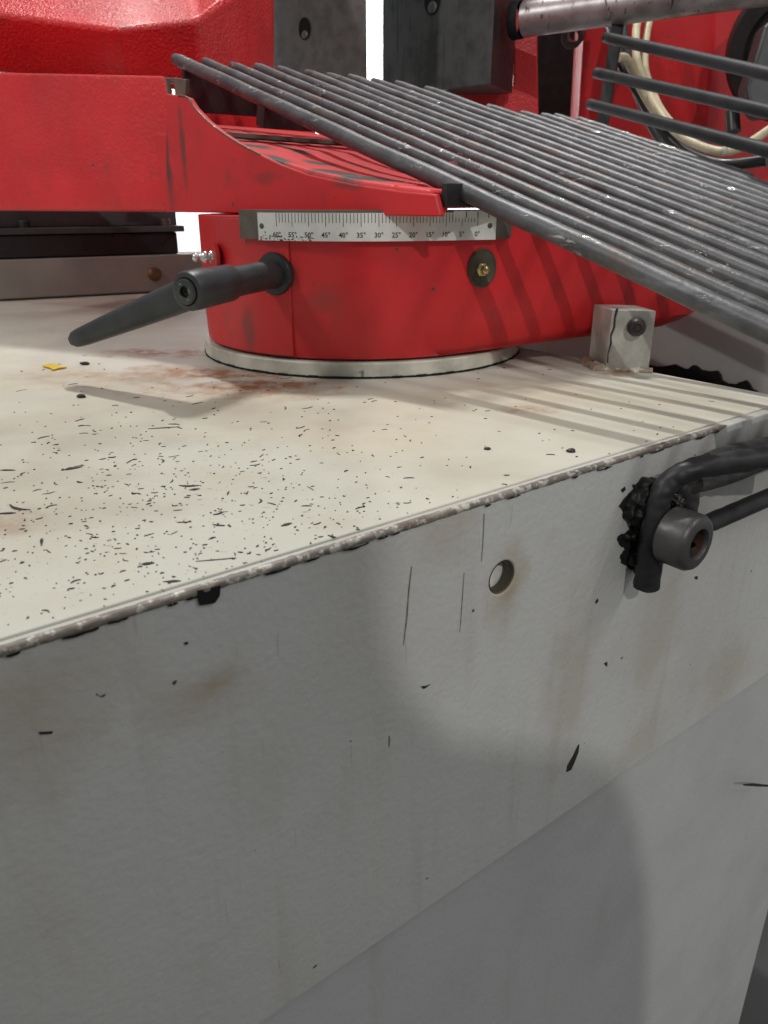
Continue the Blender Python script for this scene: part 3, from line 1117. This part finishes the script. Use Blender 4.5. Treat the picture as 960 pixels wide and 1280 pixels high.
gearbox = thing('drive_housing', 'red drive housing with a vertical crease behind the guard rods', 'housing')
Pg = at(740, 60, 1.16)
bm = bmesh.new()
gp = [at(742, -170, 1.06), at(720, 190, 1.24), at(872, 260, 1.22), at(912, -170, 1.03)]
gq = [at(912, -170, 1.03), at(872, 260, 1.22), at(1120, 330, 1.34), at(1150, -170, 1.20)]
v = [bm.verts.new(p) for p in gp] + [bm.verts.new(p) for p in gq[2:]]
f1 = bm.faces.new(v[0:4]); f2 = bm.faces.new((v[3], v[2], v[4], v[5]))
r_ = bmesh.ops.extrude_face_region(bm, geom=[f1, f2])
for x in [g for g in r_['geom'] if isinstance(g, bmesh.types.BMVert)]: x.co += Vector((.02, .15, 0))
finish('housing_shell', bm, mat_red('red_housing_paint', .4), gearbox, 20, .004)

# chrome shaft
shaft = thing('chrome_shaft', 'oily chrome round shaft running out of the red column', 'shaft')
sa_, sb_ = at(655, 24, 1.0), at(1010, -26, .84)
bm = bmesh.new()
dd = (sb_ - sa_).normalized()
tube(bm, [sa_, sa_.lerp(sb_, .5), sb_], .0205, 40)
finish('shaft_bar', bm, 'chrome', shaft, 40, .001)
bm = bmesh.new()
lathe(bm, sa_ - dd * .004, dd, [(.0206, -.012), (.0222, -.012), (.0222, .000), (.0216, .001), (.0206, .001)], 40)
finish('shaft_ring', bm, 'void', shaft)  # added black ring painting in a thin shadow round the shaft

# motor cover
motor = thing('motor_cover', 'rounded black plastic motor cover on the red drive housing', 'cover')
mc = at(992, 62, 1.02)
mdir = at(930, 90, .92) - mc
bm = bmesh.new()
lathe(bm, mc, mdir, [(0, -.06), (.090, -.06), (.092, -.02), (.088, .004), (.080, .012), (.060, .013), (.056, .006), (.030, .005), (0, .005)], 56)
finish('cover_shell', bm, 'black', motor, 40)
bm = bmesh.new()
p1 = [at(x, y, .955) for x, y in ((932, 110), (944, 70), (956, 30), (985, 10), (1010, 60), (1000, 140), (948, 148), (936, 132))]
prism(bm, p1, Vector((.01, .05, 0)))
finish('junction_box', bm, mat_plain('grey_plastic', (.025, .026, .028), .45, 0, .2, 50, .1), motor, 30, .006, 3)
bm = bmesh.new()
tube(bm, [at(915, 140, 1.0), at(917, 165, 1.0)], .009, 14)
finish('cable_gland', bm, 'black', motor)

# ================================================================== ROD CHUTE
chute = thing('rod_chute', 'sloping discharge grate of many parallel worn steel rods', 'chute')
SL = R(16.4)
A = at(219, 73, .70)
rdir = (n * math.cos(SL) - Z * math.sin(SL)).normalized()
rnorm = e.cross(rdir).normalized()
if rnorm.z < 0: rnorm = -rnorm
def rod_k(u, v):
    p = onpl(u, v, A, rnorm) - A
    return p.dot(e), p.dot(rdir)
prof = [rod_k(*q) for q in ((219, 73), (462, 98), (530, 112), (610, 134), (640, 141), (690, 146), (735, 152), (760, 158))]
def start_k(s):
    for (s0_, k0), (s1_, k1) in zip(prof, prof[1:]):
        if s <= s1_: return k0 + (k1 - k0) * (s - s0_) / (s1_ - s0_)
    return prof[-1][1]
PITCH_R = .0277
n_rods = 0
s = 0.0
rodz = random.Random(3)
LEN = .655
while s < prof[-2][0] + .004 and n_rods < 40:
    k0 = max(0, start_k(s)) + (rodz.uniform(-.004, .006) if n_rods else 0)
    p = A + e * s + rdir * k0 + rnorm * rodz.uniform(-.0008, .0008)
    q = A + e * s + rdir * (.354 if s > .41 else LEN + rodz.uniform(-.006, .006)) + e * rodz.uniform(-.001, .001)
    r = .0055 if n_rods == 0 else .0043
    bm = bmesh.new()
    L_ = (q - p)
    NSEG = 60
    pth = [p + L_ * (i / NSEG) + rnorm * .0006 * noise.noise(Vector((s * 40, i * .16, 0))) + e * .0006 * noise.noise(Vector((s * 40, i * .14, 7))) for i in range(NSEG + 1)]
    tube(bm, [p - rdir * -.0 + rdir * .0] + pth[1:], [r * .82] + [r] * (NSEG - 1) + [r], 14, True, .00022, s * 10)
    o = finish('rod', bm, 'rod', chute, 50)
    n_rods += 1
    s += PITCH_R
SMAX = s
print('rods', n_rods, prof)
# flat cross bars the rods are welded to
def crossbar(k, h, th, s_from=-.004, s_to=None, drop=.0045):
    o_ = A + e * s_from + rdir * k - rnorm * drop
    bm = bmesh.new()
    obox(bm, o_, e * ((s_to or SMAX - .02) - s_from), rdir * th, -rnorm * h)
    return finish('cross_bar', bm, 'blacksteel', chute, 30, .0008)
crossbar(.022, .034, .006, -.004, .30)
crossbar(.160, .015, .012, -.004)
crossbar(.40, .004, .010, .004)
crossbar(.64, .004, .008, .004, .40)
# hanger under the upper end
bm = bmesh.new()
for pts in ([(203, 97), (207, 97), (214, 139), (210, 142), (204, 130)], [(217, 97), (232, 99), (232, 118), (219, 126)]):
    Pc = at(215, 110, .672)
    prism(bm, [onpl(u, v, Pc, Vector((0, 1, 0))) for u, v in pts], Vector((.003, .004, 0)))
Pc = at(215, 110, .676)
prism(bm, [onpl(u, v, Pc, Vector((0, 1, 0))) for u, v in [(203, 97), (222, 97), (222, 103), (205, 103)]], Vector((0, .012, 0)))
finish('hanger', bm, 'holder', chute, 30, .0005)

# white index pointer over the scale
ptr = thing('scale_pointer', 'small white index pointer plate above the mitre scale', 'pointer')
bm = bmesh.new()
ppl = Vector((.075, .503, 0)); pnv = Vector((.30, -.954, 0)).normalized()
pnv = nf.copy()
pp = C + nf * (RS + .0009)
prism(bm, [onpl(u, v, pp, pnv) for u, v in ((567, 264), (606, 263), (624, 272.5), (568, 272.5))], pnv * .0006)
pl_ = finish('pointer_plate', bm, 'scale', ptr, 30)
bm = bmesh.new()
for u0 in (583, 597.5, 611):
    prism(bm, [onpl(u, v, pp + pnv * .00065, pnv) for u, v in ((u0 - .6, 264.5 if u0 < 600 else 267), (u0 + .5, 264.5 if u0 < 600 else 267.5), (u0 + .5, 272.3), (u0 - .6, 272.3))], pnv * .00005)
so = finish('index_line', bm, 'ink', pl_, 0)

# ================================================================== GUARD RODS
guard = thing('rod_guard', 'black rack of three round bars on a flat upright behind the chute', 'guard')
for (a, ta, b, tb) in (((757, 47), .93, (1010, 104), .64), ((745, 91), .93, (1010, 151), .64), ((737, 130), .93, (1010, 201), .64)):
    p, q = at(*a, ta), at(*b, tb)
    bm = bmesh.new()
    d = (q - p).normalized()
    pth = [p, p + d * .0012] + [p.lerp(q, i / 20) for i in range(1, 21)]
    tube(bm, pth, [.0048] + [.006] * 21, 20, True, .0002)
    finish('guard_bar', bm, 'guard', guard, 50)
bm = bmesh.new()
MT['upr'] = mat_plain('upright_black', (.015, .015, .016), .65, .0, .2, 50, .1)
ups = [at(u, v, .945) for u, v in ((772, -20), (786, -20), (757, 165), (744, 165))]
prism(bm, ups, Vector((.004, .006, 0)))
finish('upright', bm, 'upr', guard, 30, .0008)

# ================================================================== CABLES
def cable(name, label, pts, r, m, cat='cable', group=None):
    bm = bmesh.new()
    tube(bm, smooth_path([at(*p) for p in pts], 10), r, 14)
    o = finish(name, bm, m, None, 60)
    tag(o, label, cat, group)
    return o
cc = cable('power_cable', 'cream power cable looping behind the guard bars to the motor cover', [(801, 10, 1.06), (795, 40, 1.05), (797, 80, 1.04), (815, 125, 1.03), (845, 165, 1.0), (885, 186, .97), (920, 187, .95), (965, 160, .93), (1010, 130, .93)], .0054, 'cream')
bm = bmesh.new()
c0 = at(906, 187, .955)
lathe(bm, c0 + Vector((-.002, 0, 0)), at(920, 187, .95) - c0, [(.0058, 0), (.0066, .0005), (.0066, .0035), (.0058, .004)], 18)
finish('cable_tie', bm, 'scale', cc)
cable('power_cable', 'cream power cable with a pale tie beside the looping one', [(816, 8, 1.07), (808, 45, 1.06), (806, 82, 1.05), (812, 105, 1.045), (828, 140, 1.03), (856, 172, 1.01)], .0050, 'cream')
cs = cable('cut_cable', 'short cream cable stub with a cut end sticking out past the guard', [(772, 72, .985), (783, 74, 1.0), (794, 96, 1.02), (806, 120, 1.035), (822, 145, 1.04)], .0055, 'cream')
cable('control_cable', 'thin black control cable running behind the cream cables', [(757, 0, 1.08), (764, 40, 1.07), (780, 85, 1.06), (800, 118, 1.06), (818, 150, 1.05), (850, 185, 1.03), (900, 205, 1.0), (960, 200, .96)], .0075, 'black')
cable('control_cable', 'thin dark grey control cable dropping beside the guard upright', [(781, 0, 1.09), (780, 40, 1.08), (786, 80, 1.075), (802, 130, 1.07), (830, 180, 1.05), (880, 205, 1.03)], .0062, 'blackbox')
cable('bare_wire', 'bluish thin wire hanging in front of the guard upright', [(753, 10, 1.0), (757, 30, 1.0), (763, 50, 1.0)], .0016, 'zinc', 'wire')

# ================================================================== HOOK AND COLLAR on the skirt
Pk = lambda u, v, off: onpl(u, v, P0 + n * off, n)
hook = thing('bent_rod_bracket', 'blackened bent rod bracket crudely welded to the front skirt', 'bracket')
# nearer bent bar
bm = bmesh.new()
pth = smooth_path([Pk(808, 733, .012), Pk(812, 700, .012), Pk(817, 660, .012), Pk(824, 625, .012), Pk(838, 602, .014), Pk(862, 588, .019), Pk(900, 580, .026), Pk(960, 572, .036), Pk(1040, 560, .048)], 8)
tube(bm, pth, [.0064 - .001 * min(1, i / 24) for i in range(len(pth))], 24, True, .0007, 2)
finish('bent_bar', bm, 'blacksteel', hook, 50)
# second bar behind it
bm = bmesh.new()
pth = smooth_path([Pk(853, 660, .012), Pk(858, 630, .012), Pk(862, 606, .011), Pk(880, 585, .010), Pk(905, 572, .010), Pk(960, 558, .010), Pk(1040, 540, .010)], 8)
tube(bm, pth, [.0056] * len(pth), 20, True, .0005, 5)
finish('bent_bar', bm, 'blacksteel', hook, 50)
bm = bmesh.new()
pth = smooth_path([Pk(876, 658, .011), Pk(900, 648, .012), Pk(960, 622, .014), Pk(1040, 588, .016)], 8)
tube(bm, pth, [.0050] * len(pth), 20, True, .0003, 8)
finish('straight_bar', bm, 'blacksteel', hook, 50)
pth = smooth_path([Pk(868, 605, .016), Pk(905, 596, .014), Pk(960, 575, .012), Pk(1040, 545, .010)], 6)
bm = bmesh.new()
tube(bm, pth, [.0046] * len(pth), 16, True, .0003, 11)
finish('straight_bar', bm, mat_plain('brown_bar', (.10, .085, .075), .5, .5, .3, 80, .2), hook, 50)
# burnt weld lumps
bm = bmesh.new()
for (u, v, off, r, sy) in ((800, 625, .004, .0085, 1), (796, 645, .004, .0072, 1), (789, 640, .002, .0060, 1), (806, 612, .004, .0075, 1), (795, 668, .003, .0052, 1), (803, 680, .004, .0055, 1), (792, 697, .003, .0062, 1), (799, 706, .004, .0058, 1), (786, 629, .001, .0036, 1), (783, 671, .001, .0030, 1.0), (815, 606, .003, .0050, 1), (807, 660, .004, .006, 1)):
    c0 = Pk(u, v, off * .6)
    ret = bmesh.ops.create_icosphere(bm, subdivisions=4, radius=r * .82)
    sd = random.uniform(0, 50)
    for q in ret['verts']:
        d = q.co.normalized()
        q.co = c0 + q.co * (.95 + .40 * noise.noise(d * 1.6 + Vector((sd, 0, 0))) + .14 * noise.noise(d * 4 + Vector((0, sd, 0))) + .05 * noise.noise(d * 13 + Vector((0, 0, sd))))
wl = finish('weld_lumps', bm, 'burnt', hook, 0)
for ty, kw in (('REMESH', dict(mode='VOXEL', voxel_size=.0006, use_smooth_shade=True)), ('SMOOTH', dict(factor=.5, iterations=14))):
    md = wl.modifiers.new(ty.lower(), ty)
    for k_, v_ in kw.items(): setattr(md, k_, v_)
bm = bmesh.new()
for (u, v, off, r) in ((843, 640, .011, .0040), (838, 652, .012, .0036), (846, 627, .012, .0036), (841, 664, .012, .0034)):
    c0 = Pk(u, v, off)
    ret = bmesh.ops.create_icosphere(bm, subdivisions=4, radius=r)
    sd = random.uniform(0, 50)
    for q in ret['verts']:
        d = q.co.normalized()
        q.co = c0 + q.co * (1 + .3 * noise.noise(d * 2.5 + Vector((sd, 0, 0))) + .2 * noise.noise(d * 8 + Vector((0, sd, 0))))
finish('weld_lumps', bm, mat_steel('spatter', (.05, .042, .036), (.5, .45, .38), .6, (.25, .5), .5, 260, .5), hook, 70)
# scorched paint halo is a flake of burnt paint, ragged
bm = bmesh.new()
halo = [(774, 632), (781, 622), (790, 614), (800, 606), (813, 596), (816, 603), (806, 614), (800, 640), (792, 655), (800, 664), (806, 700), (794, 712), (780, 706), (775, 696), (781, 686), (774, 680), (773, 670), (784, 664), (788, 655), (781, 644)]
hp = smooth_path([Pk(u, v, .0002) for u, v in halo + halo[:1]], 5)[:-1]
prism(bm, [p + (e * noise.noise(p * 700) + Z * noise.noise(p * 700 + Vector((9, 0, 0)))) * .0009 for p in hp], n * .0005)
finish('scorched_edge', bm, 'gunk', hook, 0)

collar = thing('shaft_ring', 'thick blued steel collar with rusty bore on the welded rod bracket', 'collar')
cd = n.copy()
cl = .0165
ca = Pk(874, 681, .0330) - cd * cl
bm = bmesh.new()
RC = .0140
lathe(bm, ca, cd, [(.0070, 0), (RC - .002, 0), (RC, .0015), (RC, cl - .003), (RC - .0012, cl - .0008), (RC - .003, cl), (.0078, cl), (.0070, cl - .0012), (.0068, .004), (.0070, 0)], 48)
finish('collar_ring', bm, 'collar', collar, 40)
bm = bmesh.new()
lathe(bm, ca, cd, [(.0066, cl - .0016), (.0067, .003), (0, .003)], 32)
bm2 = bm
finish('bore', bm, 'rusthole', collar, 40)
bm = bmesh.new()
sp = ca + cd * .009 - Z * (RC - .006)
lathe(bm, sp + Z * .004, -Z, [(.0052, -.002), (.0052, .0065), (.0044, .0075), (0, .0075)], 18)
finish('set_screw', bm, 'blacksteel', collar)

# ================================================================== DEBRIS on the table
bm = bmesh.new()
rz = random.Random(11)
def sliver(p, L, W_, a, bend=0.0):
    d = Vector((math.cos(a), math.sin(a), 0)); q = Vector((-d.y, d.x, 0))
    k = 5
    up, dn = [], []
    for i in range(k):
        t_ = i / (k - 1) - .5
        ww = W_ * (1 - abs(2 * t_) ** 1.6) * rz.uniform(.5, 1.3) + .00008
        c_ = p + d * L * t_ + q * bend * L * (t_ * t_) * 4
        up.append(c_ + q * ww); dn.append(c_ - q * ww)
    prism(bm, [x + Z * .00005 for x in up + dn[::-1]], Z * rz.uniform(.0001, .0003))
cnt = 0
while cnt < 900:
    u = rz.gauss(200, 190); v_ = rz.gauss(640, 80)
    if rz.random() < .14: u, v_ = rz.uniform(0, 900), rz.uniform(450, 700)
    if not (-40 < u < 940 and 440 < v_ < 805): continue
    p = onz(u, v_)
    if (p - P0).dot(n) > -.006 or (p - C).length < .128 or (p - P0).dot(e) > S_R - .01: continue
    depth = p.y
    pxm = depth / 961
    big = rz.random()
    L = pxm * (rz.uniform(1.2, 3.5) if big < .62 else rz.uniform(3.5, 8) if big < .92 else rz.uniform(9, 18))
    W_ = pxm * (rz.uniform(.35, 1.1) if big < .62 else rz.uniform(.3, 1.0) if big < .92 else rz.uniform(.3, 1.6))
    a = rz.gauss(.45, .6) if rz.random() < .6 else rz.uniform(0, math.pi)
    sliver(p, L, W_, a, rz.uniform(-.22, .22))
    cnt += 1
for (u, v_, L, W_, a, b) in ((236, 608, 22, 3.0, .0, .1), (243, 612, 12, 3, .4, 0), (20, 636, 34, 2.4, -.5, .15), (8, 642, 20, 4, .1, 0), (52, 678, 22, 2.2, -1.2, 0), (90, 586, 22, 2.6, .6, 0),
                            (205, 535, 32, 1.2, .25, 0), (185, 705, 14, 4, .3, 0), (215, 727, 20, 3, .1, 0), (10, 588, 16, 3, 0, 0), (358, 656, 14, 3, .7, 0), (230, 653, 16, 2.4, .1, 0), (270, 700, 44, .8, .2, 0), (415, 671, 12, 2.0, -.6, 0)):
    p = onz(u, v_); pxm = p.y / 961
    sliver(p, L * pxm * 1.25, W_ * pxm, a, b)
o = finish('metal_shavings', bm, 'chip', None, 0)
o['kind'] = 'stuff'
o['label'] = 'dark metal shavings and nicks strewn over the cream table top'
o['category'] = 'shavings'

def crumb(u, v_, r, label):
    bm = bmesh.new()
    p = onz(u, v_)
    ret = bmesh.ops.create_icosphere(bm, subdivisions=2, radius=r)
    sd = u
    for q in ret['verts']:
        k_ = 1 + .4 * noise.noise(q.co.normalized() * 2 + Vector((sd, 0, 0)))
        q.co = Vector((q.co.x * k_ * 1.4, q.co.y * k_, q.co.z * k_ * .6)) + p + Z * r * .45
    return tag(finish('grit_lump', bm, 'chip', None, 40), label, 'grit')
crumb(106, 456, .0023, 'dark grit lump lying next to the yellow scrap')
crumb(102, 497, .0021, 'dark grit lump on bare table midway between scrap and swivel shadow')
crumb(714, 565, .0016, 'tiny dark grit lump close to the welded table edge')
crumb(609, 562, .0012, 'tiny dark speck lump on the table between bracket and swivel')
bm = bmesh.new()
prism(bm, [onz(u, v_, .0006) for u, v_ in ((53, 458), (62, 455.5), (72, 457.5), (84, 460), (74, 461), (66, 463), (63, 460.5))], Z * .0007)
tag(finish('yellow_scrap', bm, 'yellow', None, 0), 'small torn scrap of yellow plastic on the table', 'scrap')

# ================================================================== PERSON at the machine (their shadow falls on the skirt)
MT['cloth'] = mat_plain('dark_workwear', (.03, .035, .05), .85, 0, .3, 60, .2)
MT['skin'] = mat_plain('skin', (.42, .25, .18), .55, 0, .1, 40, .1)
MT['hairdark'] = mat_plain('hair', (.03, .02, .015), .7, 0, .3, 90, .3)
person = thing('person', 'person in dark workwear standing upright before the machine with arms lowered', 'person')
PX, PY, PZ = .112, -.72, -.80
person.location = (PX, PY, PZ)
nodes = [((0, 0, .93), .15, -1), ((0, .01, 1.12), .15, 0), ((0, 0, 1.25), .13, 1), ((0, 0, 1.40), .070, 2), ((0, 0, 1.47), .078, 3), ((0, .02, 1.56), .080, 4), ((0, .03, 1.62), .075, 5), ((0, .02, 1.67), .060, 6)]
for sx in (-1, 1):
    b0_ = len(nodes)
    nodes += [((sx * .185, -.01, 1.365), .058, 2), ((sx * .235, -.02, 1.12), .047, b0_), ((sx * .225, .05, .90), .036, b0_ + 1), ((sx * .22, .07, .83), .040, b0_ + 2), ((sx * .215, .09, .74), .020, b0_ + 3)]
    b1_ = len(nodes)
    nodes += [((sx * .10, 0, .86), .095, 0), ((sx * .11, .02, .48), .065, b1_), ((sx * .12, -.01, .10), .045, b1_ + 1), ((sx * .13, .10, .035), .035, b1_ + 2), ((sx * .135, .18, .025), .025, b1_ + 3)]
me = bpy.data.meshes.new('body')
me.from_pydata([q[0] for q in nodes], [(i, q[2]) for i, q in enumerate(nodes) if q[2] >= 0], [])
po = bpy.data.objects.new('body', me)
col.objects.link(po)
po.parent = person
po.modifiers.new('skin', 'SKIN')
for i, q in enumerate(nodes):
    sv = me.skin_vertices[0].data[i]
    sv.radius = (q[1], q[1])
    sv.use_root = i == 0
po.modifiers.new('sub', 'SUBSURF').levels = 2
po.modifiers['sub'].render_levels = 2
me.materials.append(MT['cloth'])

# head and hair
bm = bmesh.new()
bmesh.ops.create_uvsphere(bm, u_segments=32, v_segments=24, radius=1)
for v in bm.verts:
    d = v.co.normalized()
    v.co = Vector((d.x * (.088 - .018 * max(0, -d.z)), d.y * .105 + .03, d.z * .135 + 1.615))
    f_ = max(0, d.y)
    v.co.y += f_ * .022 * math.exp(-((d.x / .14) ** 2 + ((d.z + .10) / .20) ** 2))          # nose
    v.co.y -= f_ * .010 * math.exp(-(((abs(d.x) - .38) / .16) ** 2 + ((d.z - .10) / .12) ** 2))  # eye sockets
    v.co.y -= f_ * .004 * math.exp(-((d.x / .3) ** 2 + ((d.z + .42) / .05) ** 2))           # mouth line
    v.co.x += math.copysign(.014, d.x) * math.exp(-(((abs(d.x) - 1) / .12) ** 2 + (d.z / .22) ** 2))  # ears
finish('head', bm, 'skin', person, 60)
bm = bmesh.new()
bmesh.ops.create_uvsphere(bm, u_segments=32, v_segments=24, radius=1)
for v in list(bm.verts):
    if v.co.z < .35 and v.co.y > -.1 or v.co.z < -.35: bm.verts.remove(v)
for v in bm.verts:
    d = v.co.normalized()
    v.co = Vector((d.x * .094, d.y * .112 + .026, d.z * .143 + 1.617))
finish('hair', bm, 'hairdark', person, 60)
